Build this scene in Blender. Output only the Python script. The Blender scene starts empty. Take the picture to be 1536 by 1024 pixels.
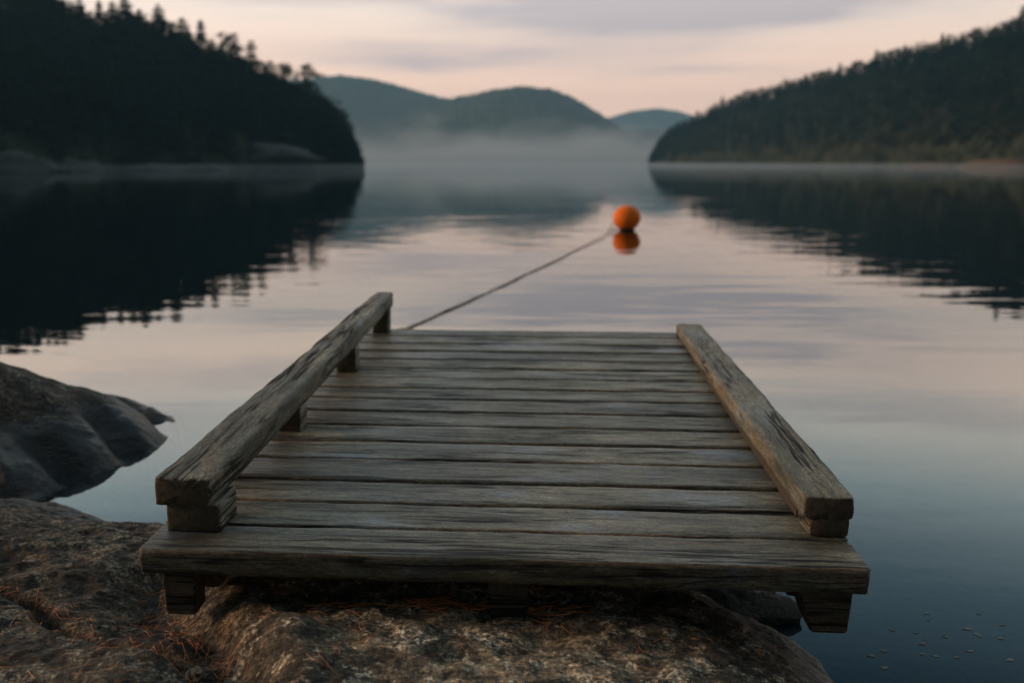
import bpy, bmesh, math, random
import numpy as np
from mathutils import Vector, Matrix, Euler
R = math.radians
random.seed(7)
rng = np.random.default_rng(11)
scn = bpy.context.scene
col = scn.collection

# ------------------------------------------------------------------ camera
PITCH = 10.2
FPX = 1493.0
CAMZ = 1.45
cd = bpy.data.cameras.new('camera')
cd.lens = 35.0; cd.sensor_width = 36.0; cd.clip_start = 0.05; cd.clip_end = 20000
cd.dof.use_dof = True; cd.dof.focus_distance = 2.95; cd.dof.aperture_fstop = 2.0; cd.dof.aperture_blades = 0
cam = bpy.data.objects.new('camera', cd); col.objects.link(cam)
cam.location = (0, 0, CAMZ); cam.rotation_euler = (R(90 - PITCH), 0, 0)
scn.camera = cam
scn.view_settings.view_transform = 'Standard'; scn.view_settings.look = 'None'
scn.view_settings.exposure = 0.42; scn.view_settings.gamma = 1.0; scn.view_settings.use_curve_mapping = False

# ------------------------------------------------------------------ node helper
class NT:
    def __init__(s, tree):
        s.t = tree; s.n = tree.nodes; s.l = tree.links; s.n.clear()
    def node(s, typ, ins=None, **props):
        n = s.n.new(typ)
        for k, v in props.items(): setattr(n, k, v)
        if ins:
            for k, v in ins.items():
                sock = n.inputs[k]
                if hasattr(v, 'bl_idname') and hasattr(v, 'is_output'): s.l.new(v, sock)
                else: sock.default_value = v
        return n
    def math(s, op, a, b=0.0, c=0.0, clamp=False):
        return s.node('ShaderNodeMath', {0: a, 1: b, 2: c}, operation=op, use_clamp=clamp).outputs[0]
    def mix(s, f, a, b, blend='MIX'):
        n = s.node('ShaderNodeMix', None, data_type='RGBA', blend_type=blend)
        for sock, v in ((n.inputs[0], f), (n.inputs[6], a), (n.inputs[7], b)):
            if hasattr(v, 'is_output'): s.l.new(v, sock)
            else: sock.default_value = v
        return n.outputs[2]
    def ramp(s, f, stops, interp='LINEAR'):
        n = s.node('ShaderNodeValToRGB', {0: f}); cr = n.color_ramp; cr.interpolation = interp
        while len(cr.elements) < len(stops): cr.elements.new(0.5)
        for e, (p, c) in zip(cr.elements, stops):
            e.position = p
            e.color = c if len(c) == 4 else (*c, 1)
        return n.outputs[0]
    def mapr(s, v, a, b, c=0.0, d=1.0, smooth=False):
        return s.node('ShaderNodeMapRange', {0: v, 1: a, 2: b, 3: c, 4: d}, interpolation_type='SMOOTHSTEP' if smooth else 'LINEAR').outputs[0]
    def noise(s, vec, scale, detail=2.0, rough=0.5, dist=0.0):
        return s.node('ShaderNodeTexNoise', {'Vector': vec, 'Scale': scale, 'Detail': detail, 'Roughness': rough, 'Distortion': dist}).outputs[0]
    def mapping(s, vec, scale=(1, 1, 1), loc=(0, 0, 0), rot=(0, 0, 0)):
        return s.node('ShaderNodeMapping', {'Vector': vec, 'Scale': scale, 'Location': loc, 'Rotation': rot}).outputs[0]

def g(v): return (v, v, v, 1)

# ------------------------------------------------------------------ sky
w = bpy.data.worlds.new('World'); scn.world = w; w.use_nodes = True
N = NT(w.node_tree)
gen = N.node('ShaderNodeTexCoord').outputs['Generated']
sx, sy, sz = N.node('ShaderNodeSeparateXYZ', {0: gen}).outputs
el = N.math('MULTIPLY', N.math('ARCSINE', sz), 180 / math.pi)
az = N.math('MULTIPLY', N.math('ARCTAN2', sx, sy), 180 / math.pi)
base = N.ramp(N.math('DIVIDE', el, 90.0), [
    (0.0, (1.40, .88, .68)), (0.04, (1.22, .77, .57)), (0.066, (1.06, .74, .57)), (0.092, (.92, .75, .63)), (0.12, (1.46, 1.09, .86)),
    (0.155, (1.32, 1.22, 1.06)), (0.195, (.70, .86, .88)), (0.245, (.24, .38, .46)), (0.31, (.045, .115, .165)), (0.45, (.17, .25, .31)), (0.62, (.42, .48, .52)), (1.0, (.60, .66, .70))])
# long soft stratus bars: (azimuth, elevation, half width, half height, strength)
wn = N.noise(N.mapping(gen, (3, 3, 22)), 1.6, 3, .55)
wob = N.math('MULTIPLY', N.math('SUBTRACT', wn, .5), 2.6)
az2 = N.math('ADD', az, N.math('MULTIPLY', N.math('SUBTRACT', N.noise(gen, 7, 2, .5), .5), 9))
el2 = N.math('ADD', el, wob)
tot = None
for a0, e0, wa, we, k in [(-3, 5.9, 9, .75, .75), (9, 7.6, 9.5, 1.25, 1.0), (4, 8.6, 14, .8, .7), (11, 5.0, 5.5, .45, .5), (-9, 8.4, 8, .5, .4),
                          (17, 7.9, 5, .6, .5), (14, 10.6, 13, .9, .75), (-14, 11.5, 12, .8, .5), (22, 13.0, 16, 1.2, .6), (0, 14.5, 14, 1.3, .5), (-28, 14, 14, 1.6, .6), (20, 9.2, 5, .5, .5)]:
    u = N.math('DIVIDE', N.math('SUBTRACT', az2, a0), wa); v = N.math('DIVIDE', N.math('SUBTRACT', el2, e0), we)
    d = N.math('ADD', N.math('MULTIPLY', u, u), N.math('MULTIPLY', v, v))
    gk = N.math('MULTIPLY', N.math('EXPONENT', N.math('MULTIPLY', d, -1.0)), k)
    tot = gk if tot is None else N.math('ADD', tot, gk)
fine = N.noise(N.mapping(gen, (4, 4, 30)), 2.0, 4, .6)
cf = N.math('MULTIPLY', tot, N.mapr(fine, .3, .7, .75, 1.35), clamp=True)
cloudc = N.ramp(N.math('DIVIDE', el, 90.0), [(0.0, (.74, .52, .48)), (0.08, (.50, .42, .43)), (0.1, (.54, .46, .47)), (0.17, (.80, .78, .78)), (0.3, (.18, .26, .34))])
skyc = N.mix(N.math('MULTIPLY', cf, .95), base, cloudc)
# the dawn is ahead and to the left, the sky behind is dim
back = N.mapr(sy, -.5, .7, .10, 1.0, True)
left = N.mapr(sx, -.9, .6, 1.12, .92, True)
dim = N.math('MULTIPLY', back, left)
dim = N.math('MULTIPLY', dim, N.mapr(el, -2, 0, .25, 1.0))
skyc = N.mix(1.0, skyc, N.node('ShaderNodeCombineColor', {0: dim, 1: dim, 2: dim}).outputs[0], 'MULTIPLY')
bg1 = N.node('ShaderNodeBackground', {0: skyc, 1: 1.0})
nish = N.node('ShaderNodeTexSky', sky_type='NISHITA', sun_disc=False, sun_elevation=R(16), sun_rotation=R(-86))
bg2 = N.node('ShaderNodeBackground', {0: nish.outputs[0], 1: .006})
add = N.node('ShaderNodeAddShader', {0: bg1.outputs[0], 1: bg2.outputs[0]})
N.node('ShaderNodeOutputWorld', {0: add.outputs[0]})

sd = bpy.data.lights.new('sun', 'SUN'); sd.energy = 1.6; sd.angle = R(14); sd.color = (1.0, .60, .36)
sun = bpy.data.objects.new('sun', sd); col.objects.link(sun)
saz, sel = R(-86), R(16)
sdir = Vector((math.sin(saz) * math.cos(sel), math.cos(saz) * math.cos(sel), math.sin(sel)))
sun.rotation_euler = sdir.to_track_quat('Z', 'Y').to_euler()

# ------------------------------------------------------------------ object helpers
def tag(o, label=None, cat=None, group=None, kind=None):
    if label: o['label'] = label
    if cat: o['category'] = cat
    if group: o['group'] = group
    if kind: o['kind'] = kind
    return o
def empty(name, loc=(0, 0, 0), rot=(0, 0, 0)):
    o = bpy.data.objects.new(name, None); col.objects.link(o); o.location = loc; o.rotation_euler = rot
    o.empty_display_size = .3
    return o
def mesh_obj(name, verts, faces, mat, parent=None, smooth=True, loc=None, rot=None):
    me = bpy.data.meshes.new(name)
    verts = np.asarray(verts, dtype=np.float32); 
    if isinstance(faces, np.ndarray):
        n = faces.shape[1]
        me.vertices.add(len(verts)); me.vertices.foreach_set('co', verts.ravel())
        me.loops.add(faces.size); me.loops.foreach_set('vertex_index', faces.astype(np.int32).ravel())
        me.polygons.add(len(faces)); me.polygons.foreach_set('loop_start', np.arange(0, faces.size, n, dtype=np.int32))
        me.update(calc_edges=True)
    else:
        me.from_pydata(verts.tolist(), [], faces); me.update()
    me.validate()
    me.polygons.foreach_set('use_smooth', [smooth] * len(me.polygons))
    me.materials.append(mat)
    o = bpy.data.objects.new(name, me); col.objects.link(o)
    if parent: o.parent = parent
    if loc is not None: o.location = loc
    if rot is not None: o.rotation_euler = rot
    return o

# numpy value noise
_perm = rng.random((64, 64, 64))
def vnoise(x, y, z=0.0):
    x = np.asarray(x, float); y = np.asarray(y, float); z = np.zeros_like(x) + z
    xi = np.floor(x).astype(int); yi = np.floor(y).astype(int); zi = np.floor(z).astype(int)
    xf = x - xi; yf = y - yi; zf = z - zi
    u = xf * xf * (3 - 2 * xf); v = yf * yf * (3 - 2 * yf); q = zf * zf * (3 - 2 * zf)
    def P(a, b, c): return _perm[(xi + a) % 64, (yi + b) % 64, (zi + c) % 64]
    x00 = P(0,0,0)*(1-u)+P(1,0,0)*u; x10 = P(0,1,0)*(1-u)+P(1,1,0)*u
    x01 = P(0,0,1)*(1-u)+P(1,0,1)*u; x11 = P(0,1,1)*(1-u)+P(1,1,1)*u
    return ((x00*(1-v)+x10*v)*(1-q) + (x01*(1-v)+x11*v)*q) * 2 - 1
def fbm(x, y, z=0.0, oct=4, rough=.5):
    a = 1.0; s = 0; f = 1.0
    for i in range(oct):
        s = s + a * vnoise(x * f + i * 13.7, y * f + i * 7.1, z * f + i * 3.3); a *= rough; f *= 2.03
    return s

def grid_faces(nu, nv):
    i = np.arange(nu * nv).reshape(nu, nv)
    return np.stack([i[:-1, :-1].ravel(), i[1:, :-1].ravel(), i[1:, 1:].ravel(), i[:-1, 1:].ravel()], 1)

def px_world(px, depth):            # azimuth of a column of the photograph at a given distance ahead
    return (px - 768.0) * depth * math.cos(R(PITCH)) / FPX
def row_elev(py):                   # elevation angle (rad) of a picture row on the centre line
    return math.atan((512.0 - py) / FPX) - R(PITCH)
def onz(px, py, z):
    P = R(PITCH)
    d = Vector((0, math.cos(P), -math.sin(P))) + Vector((1, 0, 0)) * ((px - 768) / FPX) + Vector((0, math.sin(P), math.cos(P))) * ((512 - py) / FPX)
    return Vector((0, 0, CAMZ)) + d * ((z - CAMZ) / d.z)

# ------------------------------------------------------------------ materials
def new_mat(name):
    m = bpy.data.materials.new(name); m.use_nodes = True
    return m, NT(m.node_tree)

def wood_mat(name, tint=(1, 1, 1), dark=1.0, rough=.50, blue=.5):
    """weathered grey softwood, grain along local X"""
    m, N = new_mat(name)
    tc = N.node('ShaderNodeTexCoord').outputs['Object']
    rnd = N.node('ShaderNodeObjectInfo').outputs['Random']
    off = N.node('ShaderNodeCombineXYZ', {0: N.math('MULTIPLY', rnd, 37.0), 1: N.math('MULTIPLY', rnd, 91.0), 2: N.math('MULTIPLY', rnd, 53.0)}).outputs[0]
    c = N.node('ShaderNodeVectorMath', {0: tc, 1: off}, operation='ADD').outputs[0]
    # warp so the grain runs round knots and wanders
    wn = N.node('ShaderNodeTexNoise', {'Vector': N.mapping(c, (1.0, 3.2, 3.2)), 'Scale': 1.9, 'Detail': 2.0, 'Roughness': .5}).outputs[1]
    wv = N.node('ShaderNodeVectorMath', {0: wn, 1: (.5, .5, .5)}, operation='SUBTRACT').outputs[0]
    wv = N.node('ShaderNodeVectorMath', {0: wv, 1: (.10, .045, .045)}, operation='MULTIPLY').outputs[0]
    c2 = N.node('ShaderNodeVectorMath', {0: c, 1: wv}, operation='ADD').outputs[0]
    fib = N.noise(N.mapping(c2, (44.0, 170, 170)), 1.0, 6, .72)
    grain = N.noise(N.mapping(c2, (8.0, 46, 46)), 1.0, 6, .68)
    broad = N.noise(N.mapping(c2, (1.6, 7, 7)), 1.0, 4, .6)
    blot = N.noise(N.mapping(c, (2.4, 5, 5)), 1.0, 5, .65)
    # cracks: narrow level sets of stretched noise, only in places
    ck = N.noise(N.mapping(c2, (.85, 30, 30), (5, 3, 9)), 1.0, 2.5, .55)
    ckl = N.mapr(N.math('ABSOLUTE', N.math('SUBTRACT', ck, .52)), .016, .050, 1.0, 0.0)
    ckm = N.mapr(N.noise(N.mapping(c, (1.1, 8, 8), (9, 1, 4)), 1.0, 3, .6), .50, .58, 0, 1)
    crack = N.math('MULTIPLY', ckl, ckm)
    ck2 = N.noise(N.mapping(c2, (3.2, 75, 75), (1, 8, 2)), 1.0, 2, .5)
    crack2 = N.math('MULTIPLY', N.mapr(N.math('ABSOLUTE', N.math('SUBTRACT', ck2, .5)), .01, .05, 1.0, 0.0), N.mapr(N.noise(N.mapping(c, (3, 12, 12), (2, 2, 7)), 1.0, 3, .6), .54, .64, 0, .8))
    allc = N.math('MAXIMUM', crack, crack2)
    t = tint
    basec = N.ramp(grain, [(.28, (.048*t[0], .041*t[1], .030*t[2])), (.43, (.090*t[0], .078*t[1], .059*t[2])), (.56, (.125*t[0], .112*t[1], .088*t[2])), (.70, (.21*t[0], .192*t[1], .16*t[2]))])
    fibc = N.ramp(fib, [(.30, g(.32)), (.44, g(.76)), (.56, g(1.16)), (.70, g(1.9))])
    cc = N.mix(1.0, basec, fibc, 'MULTIPLY')
    spk = N.noise(N.mapping(c, (1, 1.6, 1.6)), 150, 4, .7)
    cc = N.mix(1.0, cc, N.ramp(spk, [(.32, g(.55)), (.5, g(1.0)), (.68, g(1.5))]), 'MULTIPLY')
    cc = N.mix(1.0, cc, N.ramp(broad, [(.32, g(.45)), (.5, g(.95)), (.68, g(1.6))]), 'MULTIPLY')
    # silvery-blue weathering and warm bare patches
    bm = N.math('MULTIPLY', N.mapr(blot, .53, .68, 0, 1, True), blue)
    cc = N.mix(bm, cc, N.mix(1.0, (.115, .155, .19, 1), fibc, 'MULTIPLY'))
    wm = N.math('MULTIPLY', N.mapr(N.noise(N.mapping(c, (3, 9, 9), (4, 4, 1)), 1.0, 5, .7), .56, .68, 0, 1, True), .55)
    cc = N.mix(wm, cc, N.mix(1.0, (.17, .115, .065, 1), fibc, 'MULTIPLY'))
    # arrises worn back to warmer wood
    gy = N.node('ShaderNodeSeparateXYZ', {0: N.node('ShaderNodeTexCoord').outputs['Generated']}).outputs[1]
    eg = N.math('ADD', N.math('ABSOLUTE', N.math('SUBTRACT', gy, .5)), N.math('MULTIPLY', N.math('SUBTRACT', broad, .5), .16))
    nz_ = N.node('ShaderNodeSeparateXYZ', {0: N.node('ShaderNodeTexCoord').outputs['Normal']}).outputs[2]
    cc = N.mix(N.math('MULTIPLY', N.mapr(eg, .45, .50, 0, .75, True), N.mapr(nz_, .35, .75, 0, 1)), cc, N.mix(1.0, (.21, .125, .065, 1), fibc, 'MULTIPLY'))
    # green-black algae
    am = N.math('MULTIPLY', N.mapr(N.noise(N.mapping(c, (1.5, 4, 4), (7, 7, 7)), 1.0, 4, .6), .5, .72, 0, 1, True), .7)
    cc = N.mix(am, cc, N.mix(1.0, cc, (.48, .56, .42, 1), 'MULTIPLY'))
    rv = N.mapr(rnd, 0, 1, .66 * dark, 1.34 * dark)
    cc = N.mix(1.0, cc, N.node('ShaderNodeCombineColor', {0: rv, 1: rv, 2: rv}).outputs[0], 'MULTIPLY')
    # knots
    vk = N.node('ShaderNodeTexVoronoi', {'Vector': N.mapping(c2, (1.3, 4.6, 4.6), (3, 6, 2)), 'Scale': 1.0, 'Randomness': 1.0}).outputs[0]
    kn = N.mapr(vk, .055, .10, 1, 0, True); ring = N.mapr(N.math('ABSOLUTE', N.math('SUBTRACT', vk, .13)), 0, .022, .5, 0)
    cc = N.mix(N.math('MAXIMUM', N.math('MULTIPLY', kn, .8), ring), cc, (.022, .016, .010, 1))
    # sawn end grain is darker and has no long fibres
    nx_ = N.node('ShaderNodeSeparateXYZ', {0: N.node('ShaderNodeTexCoord').outputs['Normal']}).outputs[0]
    endf = N.mapr(N.math('ABSOLUTE', nx_), .75, .92, 0, 1)
    egr = N.noise(N.mapping(c, (60, 60, 60)), 1.0, 4, .65)
    cc = N.mix(endf, cc, N.mix(1.0, (.075 * t[0], .062 * t[1], .044 * t[2], 1), N.ramp(egr, [(.3, g(.5)), (.7, g(1.3))]), 'MULTIPLY'))
    allc = N.math('MULTIPLY', allc, N.math('SUBTRACT', 1.0, endf))
    cc = N.mix(N.math('MULTIPLY', allc, .95), cc, (.004, .004, .004, 1))
    h = N.math('ADD', N.math('MULTIPLY', fib, .0030), N.math('MULTIPLY', grain, .0060))
    h = N.math('SUBTRACT', h, N.math('MULTIPLY', allc, .0045))
    bump = N.node('ShaderNodeBump', {'Strength': .9, 'Distance': 1.0, 'Height': h}).outputs[0]
    ro = N.mapr(blot, .3, .7, rough + .16, rough - .10)
    ro = N.math('ADD', ro, N.math('MULTIPLY', allc, .3), clamp=True)
    p = N.node('ShaderNodeBsdfPrincipled', {'Base Color': cc, 'Roughness': ro, 'Normal': bump, 'Specular IOR Level': .42})
    N.node('ShaderNodeOutputMaterial', {0: p.outputs[0]})
    return m
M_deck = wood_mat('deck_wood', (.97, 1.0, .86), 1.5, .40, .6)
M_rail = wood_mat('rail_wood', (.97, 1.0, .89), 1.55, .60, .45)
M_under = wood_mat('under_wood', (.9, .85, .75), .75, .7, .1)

def rock_mat(name, tint=(1, 1, 1), wet_z=.05, dark=1.0):
    m, N = new_mat(name)
    pos = N.node('ShaderNodeNewGeometry').outputs['Position']
    z = N.node('ShaderNodeSeparateXYZ', {0: pos}).outputs[2]
    n1 = N.noise(pos, 2.2, 6, .62, .4)
    n2 = N.noise(N.mapping(pos, (1.0, 1.6, 2.5), rot=(0, 0, .5)), 11, 8, .68, .3)
    n3 = N.noise(pos, 70, 6, .7)
    n4 = N.noise(pos, 230, 3, .7)
    cc = N.ramp(n2, [(.32, (.016, .014, .011)), (.46, (.050, .041, .029)), (.57, (.12, .098, .068)), (.70, (.26, .225, .17))])
    cc = N.mix(1.0, cc, N.ramp(n1, [(.32, g(.42)), (.68, g(1.45))]), 'MULTIPLY')
    # grey lichen and warm speckle
    li = N.math('MULTIPLY', N.mapr(N.noise(pos, 9, 8, .75, .6), .51, .60, 0, 1), N.mapr(n3, .42, .56, .15, 1))
    cc = N.mix(N.math('MULTIPLY', li, .7), cc, (.46, .40, .31, 1))
    wa = N.math('MULTIPLY', N.mapr(N.noise(pos, 6, 6, .7, .5), .52, .66, 0, 1), .5)
    cc = N.mix(wa, cc, N.mix(1.0, cc, (1.35, 1.08, .78, 1), 'MULTIPLY'))
    cc = N.mix(1.0, cc, N.ramp(n3, [(.36, g(.25)), (.5, g(.95)), (.64, g(2.0))]), 'MULTIPLY')
    cc = N.mix(.85, cc, N.ramp(n4, [(.38, g(.4)), (.62, g(1.6))]), 'MULTIPLY')
    cc = N.mix(1.0, cc, (tint[0]*dark, tint[1]*dark, tint[2]*dark, 1), 'MULTIPLY')
    # rock colour paler over the open middle of the shore, darker towards the left
    if name == 'shore_rock':
        px_, py_, _z = N.node('ShaderNodeSeparateXYZ', {0: pos}).outputs
        ex = N.math('DIVIDE', N.math('ADD', px_, .15), .62); ey = N.math('DIVIDE', N.math('SUBTRACT', py_, 2.15), .42)
        dd = N.math('ADD', N.math('ADD', N.math('MULTIPLY', ex, ex), N.math('MULTIPLY', ey, ey)), N.math('MULTIPLY', N.math('SUBTRACT', n1, .5), 2.5))
        lm = N.mapr(dd, 1.5, .3, 0, 1, True)
        gain = N.math('MULTIPLY', N.mapr(lm, 0, 1, 1.0, 1.9), N.mapr(px_, -.95, -.55, .62, 1.0, True))
        cc = N.mix(1.0, cc, N.node('ShaderNodeCombineColor', {0: gain, 1: N.math('MULTIPLY', gain, .97), 2: N.math('MULTIPLY', gain, .90)}).outputs[0], 'MULTIPLY')
    # wet, algae-dark margin at the waterline
    zz = N.math('ADD', z, N.math('MULTIPLY', N.math('SUBTRACT', n2, .5), .12))
    wet = N.mapr(zz, wet_z + .07, wet_z - .02, 0, 1, True)
    cc = N.mix(N.math('MULTIPLY', wet, .8), cc, (.014, .018, .018, 1))
    h = N.math('ADD', N.math('MULTIPLY', n2, .030), N.math('ADD', N.math('MULTIPLY', n3, .0065), N.math('MULTIPLY', n4, .0016)))
    bump = N.node('ShaderNodeBump', {'Strength': 1.0, 'Distance': 1.0, 'Height': h}).outputs[0]
    ro = N.mapr(wet, 0, 1, .78, .30)
    p = N.node('ShaderNodeBsdfPrincipled', {'Base Color': cc, 'Roughness': ro, 'Normal': bump, 'Specular IOR Level': .4})
    N.node('ShaderNodeOutputMaterial', {0: p.outputs[0]})
    return m
M_rock = rock_mat('shore_rock', dark=1.25)
M_boulder = rock_mat('boulder_rock', (1.05, 1.0, .92), .16, .50)

def plain(name, c, rough=.6, bump=None, spec=.5, var=.25, scale=8.0):
    m, N = new_mat(name)
    tc = N.node('ShaderNodeTexCoord').outputs['Object']
    n = N.noise(tc, scale, 4, .6)
    cc = N.mix(1.0, (*c, 1), N.ramp(n, [(.3, g(1 - var)), (.7, g(1 + var))]), 'MULTIPLY')
    ins = {'Base Color': cc, 'Roughness': rough, 'Specular IOR Level': spec}
    if bump: ins['Normal'] = N.node('ShaderNodeBump', {'Strength': 1.0, 'Distance': bump, 'Height': n}).outputs[0]
    p = N.node('ShaderNodeBsdfPrincipled', ins)
    N.node('ShaderNodeOutputMaterial', {0: p.outputs[0]})
    return m
M_buoy = plain('buoy_plastic', (1.0, .20, .006), .6, None, .25, .12, 6)
M_buoydark = plain('buoy_slime', (.012, .012, .009), .5, .004, .4, .3, 20)
M_metal = plain('galvanised', (.62, .60, .56), .4, None, .5, .2, 30)
M_rope = plain('rope_fibre', (.42, .37, .29), .85, .002, .2, .85, 7)
M_bark = plain('bark', (.05, .038, .028), .9, .02, .2, .3, 3)

def foliage(name, c1, c2, sc):
    m, N = new_mat(name)
    pos = N.node('ShaderNodeNewGeometry').outputs['Position']
    n = N.noise(pos, sc, 3, .6)
    n2 = N.noise(pos, sc * 9, 2, .6)
    cc = N.mix(N.mapr(n, .35, .65), (*c1, 1), (*c2, 1))
    cc = N.mix(1.0, cc, N.ramp(n2, [(.3, g(.6)), (.7, g(1.4))]), 'MULTIPLY')
    p = N.node('ShaderNodeBsdfPrincipled', {'Base Color': cc, 'Roughness': .95, 'Specular IOR Level': .05})
    N.node('ShaderNodeOutputMaterial', {0: p.outputs[0]})
    return m
M_fol = foliage('conifer_foliage', (.010, .024, .015), (.026, .046, .026), .12)
M_fol2 = foliage('mixed_foliage', (.015, .034, .026), (.030, .050, .034), .05)
M_rust = foliage('autumn_foliage', (.30, .14, .03), (.42, .20, .05), .5)
M_floor = plain('forest_floor', (.040, .045, .026), .95, .3, .1, .4, .15)
M_hill = foliage('far_forest', (.022, .040, .030), (.055, .075, .048), .012)

# ------------------------------------------------------------------ water and lake bed
def water_mat():
    m, N = new_mat('lake_water')
    pos = N.node('ShaderNodeNewGeometry').outputs['Position']
    dist = N.node('ShaderNodeVectorMath', {0: pos, 1: (0, 0, 0)}, operation='LENGTH').outputs['Value']
    a = N.noise(N.mapping(pos, (.30, 1.0, 1), rot=(0, 0, .08)), 1.55, 2, .45, .5)
    b = N.noise(N.mapping(pos, (.6, 1.0, 1), rot=(0, 0, -.2)), 4.6, 2, .5, .3)
    cN = N.noise(N.mapping(pos, (.45, 1.0, 1), rot=(0, 0, .05)), .30, 2, .5, .3)
    msk = N.mapr(N.noise(N.mapping(pos, (.5, 1.0, 1)), .07, 3, .6), .40, .62, .35, 1.0, True)
    near = N.mapr(dist, 3.0, 13.0, .32, 1.0)
    far = N.mapr(dist, 28.0, 90.0, 1.0, .30)
    amp = N.math('MULTIPLY', N.math('MULTIPLY', near, far), msk)
    h = N.math('ADD', N.math('MULTIPLY', a, .0100), N.math('MULTIPLY', b, .0008))
    h = N.math('MULTIPLY', h, amp)
    fr_ = N.noise(N.mapping(pos, (.7, 1.0, 1), rot=(0, 0, .5)), 11.0, 3, .6)
    h = N.math('ADD', h, N.math('MULTIPLY', fr_, N.mapr(dist, 2.0, 9.0, .00035, 0.0)))
    h = N.math('ADD', h, N.math('MULTIPLY', cN, .006))
    bump = N.node('ShaderNodeBump', {'Strength': 1.0, 'Distance': 1.0, 'Height': h}).outputs[0]
    fr = N.node('ShaderNodeFresnel', {'IOR': 1.50, 'Normal': bump}).outputs[0]
    gl = N.node('ShaderNodeBsdfGlossy', {'Color': (.96, .99, 1.0, 1), 'Roughness': .0, 'Normal': bump})
    tr = N.node('ShaderNodeBsdfTransparent', {'Color': (.30, .52, .64, 1)})
    mx = N.node('ShaderNodeMixShader', {0: fr, 1: tr.outputs[0], 2: gl.outputs[0]})
    N.node('ShaderNodeOutputMaterial', {0: mx.outputs[0]})
    return m
M_water = water_mat()
S = 3300
v = [(-S, -300, 0), (S, -300, 0), (S, S, 0), (-S, S, 0)]
tag(mesh_obj('lake_water', v, [(0, 1, 2, 3)], M_water, smooth=False), 'still grey blue lake water mirroring dawn sky and wooded hills', kind='structure')

def bed_mat():
    m, N = new_mat('lake_bed')
    pos = N.node('ShaderNodeNewGeometry').outputs['Position']
    z = N.node('ShaderNodeSeparateXYZ', {0: pos}).outputs[2]
    n = N.noise(pos, 2.0, 6, .65, .3)
    n2 = N.noise(pos, 14.0, 4, .65)
    cc = N.ramp(n, [(.3, (.004, .007, .008)), (.7, (.016, .021, .022))])
    cc = N.mix(1.0, cc, N.ramp(n2, [(.3, g(.7)), (.7, g(1.4))]), 'MULTIPLY')
    # the dark bed colour stands in for light absorbed by deep water
    p = N.node('ShaderNodeBsdfPrincipled', {'Base Color': cc, 'Roughness': .9, 'Specular IOR Level': .1})
    N.node('ShaderNodeOutputMaterial', {0: p.outputs[0]})
    return m
M_bed = bed_mat()
xs = np.concatenate([[-S, -900, -200, -60, -25], np.linspace(-10, 10, 81), [25, 60, 200, 900, S]])
ys = np.concatenate([[-298, -100, -30], np.linspace(-8, 14, 89), [25, 60, 200, 900, S]])
X, Y = np.meshgrid(xs, ys, indexing='ij')
Z = -.55 - .16 * np.clip(Y - 1, 0, 12) + .12 * fbm(X * .8, Y * .8) - .08 * np.clip(np.abs(X) - 3, 0, 8)
Z = np.maximum(Z, -4.5)
mesh_obj('lake_bed', np.stack([X, Y, Z], -1).reshape(-1, 3), grid_faces(len(xs), len(ys)), M_bed)
tag(bpy.data.objects['lake_bed'], 'dim stony lake bed under the clear shallows', kind='structure')

# ------------------------------------------------------------------ foreground rock
def seg_dist(X, Y, pts, closed=True):
    d = np.full(X.shape, 1e9); n = len(pts)
    for i in range(n if closed else n - 1):
        x0, y0 = pts[i]; x1, y1 = pts[(i + 1) % n]
        dx, dy = x1 - x0, y1 - y0; L = dx * dx + dy * dy + 1e-9
        t = np.clip(((X - x0) * dx + (Y - y0) * dy) / L, 0, 1)
        d = np.minimum(d, np.hypot(X - x0 - t * dx, Y - y0 - t * dy))
    return d
def inside(X, Y, pts):
    c = np.zeros(X.shape, bool); n = len(pts)
    for i in range(n):
        x0, y0 = pts[i]; x1, y1 = pts[(i + 1) % n]
        c ^= ((y0 > Y) != (y1 > Y)) & (X < (x1 - x0) * (Y - y0) / (y1 - y0 + 1e-12) + x0)
    return c
def sst(a, b, x):
    t = np.clip((x - a) / (b - a), 0, 1); return t * t * (3 - 2 * t)

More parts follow.
